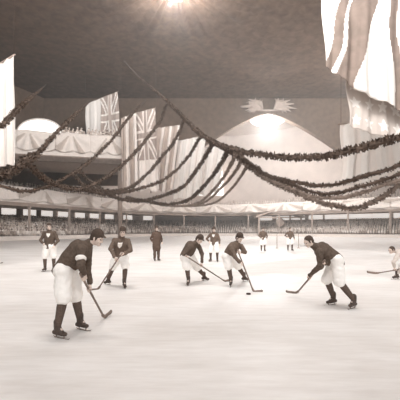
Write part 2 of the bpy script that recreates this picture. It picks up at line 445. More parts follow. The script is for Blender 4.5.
bar('back_panel', (-36, 53.2, 0), (-14.2, 58.6, 0), .3, UZ0, UZ1 + 3.5, 'wall_dark')
dU = (Vector(UB) - Vector(UA)).normalized(); nU = Vector((dU.y, -dU.x, 0))
cuts = [0, .22, .42, .62, .81, 1.0]
for k in range(5):
    a = Vector(UA).lerp(Vector(UB), cuts[k]) + nU * .03; c_ = Vector(UA).lerp(Vector(UB), cuts[k + 1]) + nU * .03
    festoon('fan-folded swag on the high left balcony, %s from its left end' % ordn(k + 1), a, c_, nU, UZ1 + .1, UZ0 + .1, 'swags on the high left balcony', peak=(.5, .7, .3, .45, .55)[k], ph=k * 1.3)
# far entrance pavilion at the end of the ice
pd = 80.0; pc = W(280, 230, pd)
t = thing('pavilion', 'pale gabled entrance pavilion standing at the far end of the ice', 'pavilion', (pc.x, pd, 0))
hwp = 21 / F * pd; ze = HC + (HY - 216) / F * pd; zt = HC + (HY - 207) / F * pd
for s in (-1, 1):
    b = bmesh.new(); box(b, (s * hwp - .2, -.2, 0), (s * hwp + .2, .2, ze)); box(b, (s * hwp - .35, -.35, 0), (s * hwp + .35, .35, .5)); obj('post', b, 'gallery', t, False)
b = bmesh.new(); pr = [(-hwp - .8, ze - .1), (0, zt), (hwp + .8, ze - .1), (hwp + .8, ze - .45), (0, zt - .4), (-hwp - .8, ze - .45)]
f0 = [b.verts.new((x, -.5, z)) for x, z in pr]; f1 = [b.verts.new((x, 4, z)) for x, z in pr]
b.faces.new(f0); b.faces.new(f1[::-1])
for k in range(6): b.faces.new((f0[k], f1[k], f1[(k + 1) % 6], f0[(k + 1) % 6]))
obj('roof', b, 'gallery', t, False)
b = bmesh.new(); box(b, (-hwp, -.1, ze - .5), (hwp, .1, ze - .2)); obj('beam', b, 'gallery', t, False)
b = bmesh.new(); ell(b, (0, -.1, ze - 1.6), (Vector((1, 0, 0)), Vector((0, 1, 0)), Vector((0, 0, 1))), (1.0, .15, 1.2), 20, 10); obj('medallion', b, 'fascia', t)
b = bmesh.new(); cone(b, (0, -.2, zt), (0, -.2, zt + .7), .3, .12); obj('finial', b, 'plaster', t)

# ------------------------------------------------------------------ haze hanging in the far half of the hall
hz = bpy.data.materials.new('haze'); hz.use_nodes = True; nt = hz.node_tree; nt.nodes.remove(nt.nodes['Principled BSDF'])
vs_ = nt.nodes.new('ShaderNodeVolumeScatter'); vs_.inputs['Density'].default_value = HAZE; vs_.inputs['Color'].default_value = (1, .98, .96, 1); vs_.inputs['Anisotropy'].default_value = .2
nt.links.new(vs_.outputs[0], nt.nodes['Material Output'].inputs['Volume']); M['haze'] = hz
b = bmesh.new(); box(b, (-60, 22, .05), (70, 98, CH - .6)); o = obj('haze', b, 'haze', None, False); tag(o, 'thin pale haze filling the far half of the rink hall', 'haze', None, 'stuff')

# ------------------------------------------------------------------ spectators
AXS = (Vector((1, 0, 0)), Vector((0, 1, 0)), Vector((0, 0, 1)))
def spectator_bm(kind, seg=8, low=False):
    b = bmesh.new()     # faces -Y, seat at z=0; material slots coat, face, hat
    X = Vector((1, 0, 0)); cp = 1 if low else 2
    cone(b, (0, 0, .05), (0, -.02, .45), .20, .17, X, .7, .65, seg, cp)
    cone(b, (0, -.02, .45), (0, -.02, .56), .20, .09, X, .6, .7, seg, cp)
    if not low:
        for s in (-1, 1):
            cone(b, (s * .2, -.02, .48), (s * .25, -.08, .2), .065, .05, None, 1, 1, 6, 1); cone(b, (s * .25, -.08, .2), (s * .1, -.3, .14), .05, .04, None, 1, 1, 6, 1)
            cone(b, (s * .1, -.05, .05), (s * .12, -.45, .05), .09, .07, None, 1, 1, 6, 1); cone(b, (s * .12, -.45, .05), (s * .12, -.48, -.33), .065, .05, None, 1, 1, 6, 1)
    ell(b, (0, -.03, .72), AXS, (.085, .1, .12), seg, 6, 1)
    if kind == 'bowler':
        ell(b, (0, -.02, .80), AXS, (.10, .115, .10), seg, 6, 2); cone(b, (0, -.02, .79), (0, -.02, .80), .155, .155, X, 1, 1, seg, 1, 2)
    elif kind == 'cap':
        ell(b, (0, -.01, .81), AXS, (.115, .125, .05), seg, 5, 2); ell(b, (0, -.13, .79), AXS, (.07, .06, .015), seg, 4, 2)
    elif kind == 'wide':
        ell(b, (0, -.02, .82), AXS, (.22, .22, .045), seg, 5, 2); ell(b, (0, 0, .87), AXS, (.11, .11, .07), seg, 5, 2)
    elif kind == 'straw':
        cone(b, (0, -.02, .80), (0, -.02, .815), .16, .16, X, 1, 1, seg, 1, 2); cone(b, (0, -.02, .82), (0, -.02, .87), .1, .1, X, 1, 1, seg, 1, 2)
    else:
        ell(b, (0, .015, .75), AXS, (.095, .1, .12), seg, 6, 2)
    return b
KINDS = [('bowler', 'crowd_coat_0', 'crowd_hat', 'dark coat and bowler hat'), ('cap', 'crowd_coat_1', 'crowd_hat', 'mid grey jacket and flat cap'),
         ('wide', 'crowd_coat_2', 'crowd_straw', 'light coat and wide pale hat'), ('straw', 'crowd_coat_3', 'crowd_straw', 'grey-brown coat and stiff straw hat'), ('bare', 'crowd_coat_4', 'crowd_hat', 'pale dress with dark uncovered hair')]
seats = []
for r in range(ROWS):
    for i in range(22, len(EDGE) - 22):
        for h in (0, .5):
            j = min(i + 1, len(EDGE) - 1)
            e = EDGE[i].lerp(EDGE[j], h); n = NR[i].lerp(NR[j], h).normalized()
            p = e + n * (1.45 + r * .85 + random.uniform(-.08, .08)) + Vector((0, 0, .4 + r * .31 + .42))
            if p.y > 25 and -15 < 200 + F * p.x / p.y < 415: seats.append((p, n, 'stand', r))
for r in range(6):
    for i in range(22, len(EDGE) - 22):
        for h in (0, .5):
            j = min(i + 1, len(EDGE) - 1)
            e = EDGE[i].lerp(EDGE[j], h); n = NR[i].lerp(NR[j], h).normalized()
            z = GF + (2.2 / 6.1) * (.6 + r * 1.0) + .5 + r * .12
            p = e + n * (2.3 + r * 1.0) + Vector((0, 0, z))
            if p.y > 25 and -15 < 200 + F * p.x / p.y < 415 and random.random() < .9: seats.append((p, n, 'gallery', r))
for r in range(3):
    for k in range(46):
        p = Vector(UA).lerp(Vector(UB), (k + .5) / 46) - nU * (.7 + r * .85); p.z = UZ1 + .05 + r * .50 + random.uniform(-.1, .1)
        px = 200 + F * p.x / p.y
        if px > 62 and random.random() < .85: seats.append((p, -nU, 'balcony', r))
protos = {}
for kd, cm, hm, _ in KINDS:
    b = spectator_bm(kd)
    me = bpy.data.meshes.new('spectator')
    for f in b.faces: f.smooth = True
    b.to_mesh(me); b.free()
    for m_ in (cm, 'crowd_face', hm): me.materials.append(M[m_])
    protos[kd] = me
for s in seats: pass
def near(s): return (0 if s[2] == 'balcony' else 1, s[0].length)
seats.sort(key=near)
WHERE = {'stand': 'packed into the stand beside the ice', 'gallery': 'sitting in the lower gallery', 'balcony': 'on the high left balcony'}
shown = 0; rest = []; marks = []
first = {}
for s in seats:
    # the first row or two hide the laps behind them; the nearest 296 are individuals
    k = random.choices(range(5), (4, 3, 3, 2, 3) if s[0].x < 0 else (1, 2, 6, 2, 7))[0]; kd, cm, hm, desc = KINDS[k]  # paler clothing weighted on the right; that side's brightness is put into the coats
    if shown < 290:
        if kd not in first:
            o = bpy.data.objects.new('spectator', protos[kd]); first[kd] = o
        else: o = first[kd].copy()
        C.objects.link(o); o.location = s[0]; n = s[1]
        o.rotation_euler = (0, 0, math.atan2(n.y, n.x) - PI / 2 + random.uniform(-.4, .4))
        marks.append((o, s, k)); shown += 1
    else: rest.append((s, k))
DESC = ['bowler-hatted dark-coated spectator', 'flat-capped grey-jacketed spectator', 'pale-coated spectator under wide hat', 'straw-hatted grey-brown spectator', 'bareheaded spectator in pale dress']
def region(s):
    px = 200 + F * s[0].x / s[0].y
    for lim, nm in ((38, 'left of far-left standing player'), (60, 'behind far-left standing player'), (84, 'above bent player’s back'), (112, 'behind bent player’s head'), (136, 'behind capped player'), (150, 'left of long-coated man'), (165, 'behind long-coated man'), (230, 'behind the centre pair'), (300, 'behind the goal'), (345, 'behind right lunging player')):
        if px < lim: return nm
    return 'near the right edge'
byk = {}
for o, s, k in sorted(marks, key=lambda m: m[1][0].x / m[1][0].y):
    w_ = {'stand': '%s stand row', 'gallery': '%s gallery row', 'balcony': '%s balcony row'}[s[2]] % ordn(s[3] + 1)
    if s[2] == 'balcony': w_ = 'high balcony ' + ordn(s[3] + 1) + ' row'; rg = ''
    else: rg = ', ' + region(s).replace('’s', '')
    byk.setdefault((k, w_, rg), []).append((o, s))
for (k, w_, rg), l in byk.items():
    for n_, (o, s) in enumerate(l):
        ex = '' if len(l) == 1 else ', %s from left' % ordn(min(20, n_ + 1))
        tag(o, DESC[k] + ', ' + w_ + rg + ex, 'person', 'spectators in the ' + {'stand': 'rinkside stand', 'gallery': 'lower gallery', 'balcony': 'high left balcony'}[s[2]])
# the remainder of the crowd, too many to count, one object
verts = []; faces = []; mids = []
mats_ = []; base = []
for k, (kd, cm, hm, _) in enumerate(KINDS):
    b = spectator_bm(kd, 6, True); b.verts.ensure_lookup_table(); b.verts.index_update()
    base.append(([v.co.copy() for v in b.verts], [[v.index for v in f.verts] for f in b.faces], [f.material_index for f in b.faces])); b.free()
    mats_ += [cm, 'crowd_face', hm]
for (s, k) in rest:
    vs, fs, mi = base[k]; n = s[1]; R_ = Matrix.Rotation(math.atan2(n.y, n.x) - PI / 2 + random.uniform(-.4, .4), 3, 'Z'); o0 = len(verts)
    verts += [tuple(R_ @ v + s[0]) for v in vs]; faces += [[x + o0 for x in f] for f in fs]; mids += [k * 3 + x for x in mi]
me = bpy.data.meshes.new('crowd'); me.from_pydata(verts, [], faces); me.polygons.foreach_set('material_index', mids)
for m_ in mats_: me.materials.append(M[m_])
me.polygons.foreach_set('use_smooth', [True] * len(me.polygons))
o = bpy.data.objects.new('crowd', me); C.objects.link(o)
tag(o, 'dense crowd of small spectators filling the far stands and gallery', 'crowd', None, 'stuff')

# ------------------------------------------------------------------ flags
def flag(name, label, tl, tr, bl, br, mats, pat, folds=(5, .25), nu=60, nv=40, cords=True, skew=None, seed=0, rod=True, group=None, sagb=0):
    tl, tr, bl, br = map(Vector, (tl, tr, bl, br)); b = bmesh.new(); rows = []
    ref = (tl + tr) / 2
    across = (tr - tl); nr = across.cross(Vector((0, 0, 1))).normalized(); hgt = (tl - bl).length
    for j in range(nv + 1):
        v = j / nv; row = []
        for i in range(nu + 1):
            u = i / nu
            uu = u + .012 * math.sin(v * 7 + u * 9 + seed)
            p = tl.lerp(tr, uu).lerp(bl.lerp(br, uu), v)
            amp = folds[1] * (.25 + .75 * v)
            p += nr * amp * (math.sin(u * folds[0] * 2 * PI + seed + v * .9) + .4 * math.sin(u * folds[0] * 4.7 * PI + seed * 2 + v * 2))
            if j == nv: p.z += .03 * hgt * math.sin(u * 9 + seed)
            p.z -= sagb * math.sin(PI * u) * (1 - v)
            row.append(b.verts.new(p - ref))
        rows.append(row)
    for j, (r0, r1) in enumerate(zip(rows, rows[1:])):
        for i in range(nu):
            f = b.faces.new((r0[i], r1[i], r1[i + 1], r0[i + 1])); f.material_index = pat((i + .5) / nu, (j + .5) / nv)
    t = thing(name, label, 'flag', ref, group)
    o = obj('cloth', b, mats, t); s = o.modifiers.new('thickness', 'SOLIDIFY'); s.thickness = .02
    if rod:
        b = bmesh.new(); tube(b, [tl - ref - across * .03, tr - ref + across * .03], .05, 8); obj('rod', b, 'timber', t)
    if cords:
        for q in (tl, tr):
            b = bmesh.new(); tube(b, [q - ref, (q.x - ref.x, q.y - ref.y, CH - ref.z)], .012, 5); obj('cord', b, 'rope', t)
    return t
def plain(u, v): return 0
def stripes(n, duty=.4, ph=0):
    return lambda u, v: 1 if ((u + ph + .01 * math.sin(v * 6)) * n) % 1 < duty else 0
def jack(u0, u1, v0, v1):
    def f(u, v):
        if not (u0 <= u <= u1 and v0 <= v <= v1): return 0
        x = (u - u0) / (u1 - u0) * 2 - 1; y = ((v - v0) / (v1 - v0) * 2 - 1)
        if abs(x) < .13 or abs(y) < .11: return 2
        if abs(x) < .24 or abs(y) < .20: return 0
        d = abs(abs(x) - abs(y))
        if d < .09: return 2
        if d < .24: return 0
        return 1
    return f
J3 = ['flag_white', 'flag_blue', 'flag_red']
flag('hanging_flag', 'tall plain white flag hanging at the far left edge', W(-28, 80, 22), W(14, 55, 22), W(-28, 172, 22), W(17, 166, 22), ['flag_white', 'flag_soft'], stripes(5, .45), (5, .18), seed=1)
flag('hanging_flag', 'half white, half crossed flag hanging above the high balcony crowd', W(85.5, 104, 53), W(118, 91.5, 53), W(86, 139, 53), W(120, 141, 53), J3, jack(.46, 1.0, .0, 1.0), (4, .12), 70, 50, seed=2)
flag('hanging_flag', 'long plain grey flag just left of the crossed flag, over the gallery', W(121, 118, 46), W(136, 113, 46), W(122, 190, 46), W(138, 190, 46), ['flag_grey', 'flag_soft'], stripes(2, .4, .2), (3, .25), seed=3)
flag('hanging_flag', 'flag with a diagonal-crossed upper half, hanging between two grey flags', W(134, 113, 47.5), W(155, 108, 47.5), W(138, 190, 47.5), W(159, 190, 47.5), ['flag_soft', 'flag_blue', 'flag_red'], jack(0, 1, 0, .62), (2.5, .2), 50, 90, seed=4)
flag('hanging_flag', 'wide grey flag hanging right of the diagonal-crossed flag', W(156, 128, 52), W(180, 125, 52), W(150, 192, 52), W(172, 190, 52), ['flag_grey', 'flag_soft'], stripes(3, .35, .1), (4, .3), seed=5)
flag('hanging_flag', 'narrow white flag with faint stripes right of the wide grey flag', W(177, 141, 56), W(206, 135, 56), W(173, 200, 56), W(199, 197, 56), ['flag_white', 'flag_soft'], stripes(3, .35, .3), (4, .25), seed=6)
flag('hanging_flag', 'last small flag of the left row, palest, nearest the rink end', W(204, 148, 60), W(226, 144, 60), W(197, 196, 60), W(218, 193, 60), ['flag_white', 'flag_soft'], stripes(2, .4, .5), (3, .25), seed=7)
def lerp(a, b, t): return a + (b - a) * t
def big_pat(u, v):
    wv = .012 * math.sin(v * 11)
    for (a0, b0, a1, b1) in ((.245, .315, -.01, .07), (.33, .56, .12, .29), (.60, .68, .66, .735), (.88, .97, .93, .99)):
        if lerp(a0, a1, v) + wv < u < lerp(b0, b1, v) + wv: return 1
    return 0
flag('hanging_flag', 'huge striped flag hanging at the upper right, broad slanting stripes', W(321, -30, 20), W(432, -30, 20), W(325, 68, 20), W(433, 131, 20), ['flag_white', 'flag_stripe'], big_pat, (5, .12), 110, 70, seed=8)
def star_pat(u, v):
    x = u * 6; y = v * 3; cx = round(x - .5) + .5; cy = round(y - .5) + .5
    dx = (x - cx); dy = (y - cy); r = math.hypot(dx, dy); a = math.atan2(dx, -dy)
    k = (a / (2 * PI) * 5) % 1; k = abs(k - .5) * 2
    return 1 if r < .17 + .20 * k ** 1.3 else 0
flag('hanging_flag', 'grey flag with white stars showing beneath the huge striped flag', W(346, 76, 20.8), W(430, 84, 20.8), W(350, 126, 20.8), W(433, 150, 20.8), ['flag_canton', 'flag_white'], star_pat, (4, .10), 150, 90, seed=9, cords=False)
flag('hanging_flag', 'white flag with soft upright stripes hanging behind the garlands at right', W(341, 124, 26), W(435, 116, 26), W(342, 184, 26), W(435, 178, 26), ['flag_white', 'flag_soft'], stripes(6, .4, .02), (6, .2), seed=10)

# ------------------------------------------------------------------ evergreen garlands
def garland(label, pts, r, m='leaf', group=None, dens=1.0, taper=1., taper0=1.):
    P = resample(catmull(pts, 12), .25); ref = P[len(P) // 2].copy()
    b = bmesh.new()
    Q = [p - ref + Vector((random.uniform(-.04, .04), random.uniform(-.04, .04), random.uniform(-.04, .04))) for p in P]
    nq = len(Q) - 1
    def rad(f): return r * (1 - (1 - taper) * max(0, (f - .55) / .45)) * (1 - (1 - taper0) * max(0, (.45 - f) / .45))
    tube(b, Q, r * .42, 7, [rad(k / nq) * random.uniform(.36, .55) for k in range(nq + 1)])
    L = sum((a - c).length for a, c in zip(Q, Q[1:]))
    n = int(L * 85 * dens)
    for _ in range(n):
        x = random.random() * (len(Q) - 1); i = int(x); p = Q[i].lerp(Q[i + 1], x - i); d = (Q[i + 1] - Q[i]).normalized()
        a = random.random() * 2 * PI; _, s, t = frame(d); o = s * math.cos(a) + t * math.sin(a)
        dirn = (o + d * random.uniform(-.9, .9)).normalized(); rr_ = rad(x / nq); ln = rr_ * random.uniform(.45, .9); wd = ln * .26
        sd = dirn.cross(Vector((random.uniform(-1, 1), random.uniform(-1, 1), random.uniform(-1, 1)))).normalized() * wd
        q = p + o * rr_ * .3
        v = [b.verts.new(q), b.verts.new(q + dirn * ln * .5 + sd), b.verts.new(q + dirn * ln), b.verts.new(q + dirn * ln * .5 - sd)]
        b.faces.new(v)
    o = obj('garland', b, m, None, False); o.location = ref
    return tag(o, label, 'garland', group)
def WP(l): return [W(*p) for p in l]
RT = [(520, 60, 15.8), (590, -60, 15.4), (630, -300, 15.3)]; LT = [(-200, -305, 15.2), (-150, -60, 14.8), (-85, 80, 14.2)]
GG = 'evergreen garlands strung across the hall'
main = [(124, 61, 47.8), (140, 78, 41.5), (163, 97, 36), (182, 116, 33), (203, 136, 30), (222, 146, 28), (250, 153, 26), (285, 157, 24), (320, 157, 22), (352, 150, 20), (400, 137, 18), (450, 116, 16.5)] + RT
garland('thickest evergreen garland, crossing from the ceiling to the right edge above all others', WP(main), .35, 'leaf', GG, taper0=.3)
garland('evergreen garland crossing in front of the white flag at the far left edge', WP(LT + [(-30, 143, 14), (0, 126, 15), (16, 111, 18), (29, 99, 26), (40, 90, 40), (46, 84.5, 55)]), .19, 'leaf', GG, taper=.12)
garland('thick garland rising from the left edge past the left foot of the high balcony', WP(LT + [(-30, 184, 13), (0, 177, 14.5), (20, 167, 16), (36, 155, 18), (52, 138, 21), (65, 124, 24), (79, 111, 32), (87, 104, 45), (91, 99.8, 61)]), .20, 'leaf', GG, taper=.3)
garland('short thick garland bunched at the left edge under the white flag', WP(LT + [(-30, 160, 13), (0, 174, 14), (14, 170, 15), (26, 160, 16), (36, 155, 17.9)]), .28, 'leaf', GG)
garland('garland dipping low at left then rising to the diagonal-crossed flag', WP(LT + [(-25, 174, 19), (0, 185, 20), (20, 191, 21), (36, 190, 22), (58, 182, 24), (85, 165, 26), (101, 151, 28), (117, 133, 30), (132, 114, 35), (141, 105, 45), (146, 100, 61)]), .20, 'leaf', GG, taper=.5)
garland('garland starting beside the left balcony foot and ending beside the grey flag', WP([(27, 162, 17), (45, 179, 20), (62, 187, 23), (81, 189, 26), (104, 179, 28), (130, 158, 31), (149, 136, 34), (160, 121, 36), (167, 104, 35.7)]), .24, 'leaf', GG)
garland('second garland from the left to cross the wide grey flag', WP([(73, 172, 30), (84, 185, 31), (107, 191, 32), (129, 188, 33), (149, 172, 34), (164, 154, 34.5), (176, 139, 34), (184, 120, 33)]), .26, 'leaf', GG)
garland('garland sweeping low under both grey flags up to the faint striped flag', WP([(62, 186, 24), (84, 190, 27), (110, 194, 30), (142, 188, 32), (168, 177, 33), (188, 157, 33), (200, 138, 31.5), (206, 137, 30)]), .25, 'leaf', GG)
garland('garland with its lowest bend under the grey flags, ending on the thick garland', WP([(80, 172, 33), (94, 184, 34), (112, 196, 35), (130, 201, 36), (152, 199, 36), (181, 188, 35), (198, 168, 33), (211, 147, 30), (214, 142, 29)]), .29, 'leaf', GG)
garland('garland crossing the last white flag, fourth rope left of the knot', WP([(126, 197, 42), (150, 202, 41), (172, 204, 40), (191, 198, 38), (211, 178, 34), (223, 160, 30), (229, 148, 28)]), .28, 'leaf', GG)
garland('thin garland, third of the ropes hanging left of the knot', WP([(150, 203, 46), (175, 206, 45), (198, 203, 43), (217, 186, 38), (228, 170, 33), (237, 152, 27)]), .24, 'leaf_hazed', GG)
garland('thin garland, second of the ropes hanging left of the knot', WP([(160, 205, 50), (182, 206, 48), (203, 203, 45), (225, 184, 38), (238, 167, 31), (243, 154, 26.6)]), .22, 'leaf_hazed', GG)
garland('thin garland nearest the knot, palest of the ropes left of it', WP([(175, 206, 52), (198, 206, 50), (216, 202, 46), (232, 188, 39), (243, 173, 32), (249, 162, 27.5)]), .20, 'leaf_hazed', GG)
garland('top strand of the four garlands drooping together at the right', WP([(205, 138, 29.8), (227, 148, 28.5), (255, 167, 27), (269, 176, 26), (290, 181, 25), (312, 185, 24), (331, 185, 23), (359, 178, 21.5), (400, 165, 20), (440, 148, 19)] + RT), .24, 'leaf', GG)
garland('second strand of the four garlands drooping together at the right', WP([(214, 143, 29.7), (240, 158, 28.5), (262, 173, 27.5), (290, 184, 26.4), (312, 192, 25.4), (331, 194, 24.4), (359, 187, 23), (400, 174, 21.5), (440, 158, 20)] + RT), .25, 'leaf', GG)
garland('third strand of the four garlands drooping together at the right', WP([(222, 147, 29.6), (245, 162, 29), (266, 177, 28), (290, 187, 27.4), (312, 196, 26.4), (339, 198, 25.4), (367, 191, 24), (400, 179, 22.5), (440, 163, 21)] + RT), .25, 'leaf_hazed', GG)
garland('lowest strand of the four garlands drooping together at the right', WP([(230, 150, 29.6), (250, 167, 29), (270, 181, 28.6), (290, 190, 28), (317, 201, 27), (345, 208, 26), (361, 207, 25.4), (381, 198, 24.6), (400, 185, 23.5), (440, 160, 22)] + RT), .32, 'leaf_hazed', GG)

# ------------------------------------------------------------------ people on the ice
UP = Vector((0, 0, 1))
def stick(label, top, heel, toe, r=.019):
    top, heel, toe = map(Vector, (top, heel, toe)); ref = heel.copy()
    t = thing('hockey_stick', label, 'hockey stick', ref)
    d = (heel - top).normalized(); e = toe - heel
    c1 = heel - d * .10
    b = bmesh.new(); tube(b, [top - ref, top - ref + d * .02, c1 - ref], r, 10, [r * .9, r, r]); obj('shaft', b, 'stick', t)
    b = bmesh.new()      # curved flat blade
    pts = [c1, c1.lerp(heel, .6) + e * .03, heel + e * .16, heel + e * .55, heel + e * .85, toe + UP * .02]
    pts = catmull(pts, 6); nrm = d.cross(e).normalized(); rows = []
    for i, p in enumerate(pts):
        f = i / (len(pts) - 1); q = (pts[min(i + 1, len(pts) - 1)] - pts[max(0, i - 1)]).normalized(); bn = q.cross(nrm).normalized()
        hw = lerp(r, .033, min(1, f * 2)) * (1 if f < .93 else .7); th = lerp(r, .012, min(1, f * 2))
        rows.append([b.verts.new(p - ref + bn * hw * sx + nrm * th * sy) for sx, sy in ((-1, -1), (1, -1), (1, 1), (-1, 1))])
    for r0, r1 in zip(rows, rows[1:]):
        for k in range(4): b.faces.new((r0[k], r0[(k + 1) % 4], r1[(k + 1) % 4], r1[k]))
    b.faces.new(rows[0][::-1]); b.faces.new(rows[-1]); bmesh.ops.recalc_face_normals(b, faces=b.faces)
    obj('blade', b, 'stick', t)
    return lambda s: (top.lerp(heel, s), d)
def hand(b, c, elbow, u=None, sgn=1, sc_=1.0):
    """five-fingered hand at c; grips the axis u, or hangs slightly curled when u is None. returns the wrist"""
    c = Vector(c); e = (Vector(elbow) - c).normalized()
    if u is None:
        wr = c + e * .085 * sc_; side = e.cross(Vector((0, 1, 0)))
        if side.length < .2: side = e.cross(Vector((1, 0, 0)))
        side.normalize(); bk = e.cross(side).normalized()
        cone(b, wr, c + e * .02, .028 * sc_, .04 * sc_, side, .8, .5, 10)
        for k, (o, ln) in enumerate(((-.033, .062), (-.011, .075), (.011, .07), (.032, .055))):
            p0 = c + side * o * sc_; p1 = p0 - e * ln * .5 * sc_ + bk * .006; p2 = p1 - e * ln * .35 * sc_ + bk * .025 * sc_; p3 = p2 - e * ln * .15 + bk * .022 * sc_
            cone(b, p0, p1, .010, .009, seg=8, caps=2); cone(b, p1, p2, .009, .008, seg=8, caps=2); cone(b, p2, p3, .008, .007, seg=8, caps=2)
        t0 = c + e * .05 * sc_ - side * .03 * sc_; t1 = t0 - side * .03 - e * .03 + bk * .012; t2 = t1 - e * .035 + bk * .008
        cone(b, t0, t1, .013, .011, seg=8, caps=2); cone(b, t1, t2, .011, .009, seg=8, caps=2)
        return wr
    u = u.normalized(); n = e - u * e.dot(u)
    if n.length < .15: n = frame(u)[1]
    n.normalize(); m = u.cross(n) * sgn
    pc_ = c + n * .040
    wr = pc_ + e * .075 + m * -.01
    cone(b, pc_ - u * .036 - m * .008, pc_ + u * .036 - m * .008, .021, .021, n, 1, 1.1, 10)
    cone(b, wr, pc_ - m * .008, .028, .030, u, .85, .8, 10)
    for k, (o, end) in enumerate(((-.036, 3.5), (-.012, 3.9), (.012, 3.7), (.035, 3.2))):
        prev = None
        for j in range(5):
            th = .35 + (end - .35) * j / 4; R_ = .031 - .002 * j
            p = c + u * o + (n * math.cos(th) + m * math.sin(th)) * R_
            if prev is not None: cone(b, prev, p, .0105 - .0006 * j, .0100 - .0006 * j, seg=8, caps=2)
            prev = p
    prev = None
    for j in range(4):
        th = -(.3 + 2.2 * j / 3); p = c - u * (.04 + .006 * j) + (n * math.cos(th) + m * math.sin(th)) * .033
        if prev is not None: cone(b, prev, p, .0135 - .001 * j, .0125 - .001 * j, seg=8, caps=2)
        prev = p
    return wr
def head_frame(f, u):
    f = Vector(f).normalized(); u = Vector(u); s = f.cross(u).normalized(); u = s.cross(f).normalized(); return f, s, u
def build_head(b, hc, f, u, k=1.0):
    f, s, u = head_frame(f, u); A = (s, f, u)
    def P(a, bb, c): return hc + (s * a + f * bb + u * c) * k
    ell(b, P(0, -.012, .025), A, (.076 * k, .095 * k, .088 * k), 18, 12)
    ell(b, P(0, .012, -.035), A, (.060 * k, .074 * k, .075 * k), 16, 10)
    cone(b, P(-.02, .062, -.088), P(.02, .062, -.088), .02 * k, .02 * k, seg=10)
    cone(b, P(0, .083, .012), P(0, .102, -.026), .010 * k, .015 * k, seg=10)
    ell(b, P(0, .088, -.033), A, (.019 * k, .013 * k, .010 * k), 10, 6)
    cone(b, P(-.04, .076, .024), P(.04, .076, .024), .012 * k, .012 * k, seg=8)
    for q in (-1, 1):
        ell(b, P(q * .078, -.005, -.01), A, (.012 * k, .020 * k, .032 * k), 10, 8); ell(b, P(q * .04, .058, -.035), A, (.022 * k, .02 * k, .022 * k), 10, 6)
    return P, A
def wool_noise(o, amp, sc_):
    me = o.data; n = len(me.vertices); co_ = [0.0] * (3 * n); no_ = [0.0] * (3 * n)
    me.vertices.foreach_get('co', co_); me.vertices.foreach_get('normal', no_)
    for i in range(0, 3 * n, 3):
        k = amp * mnoise.noise(Vector((co_[i] * sc_, co_[i + 1] * sc_, co_[i + 2] * sc_)))
        for j in (0, 1, 2): co_[i + j] += no_[i + j] * k
    me.vertices.foreach_set('co', co_); me.update()
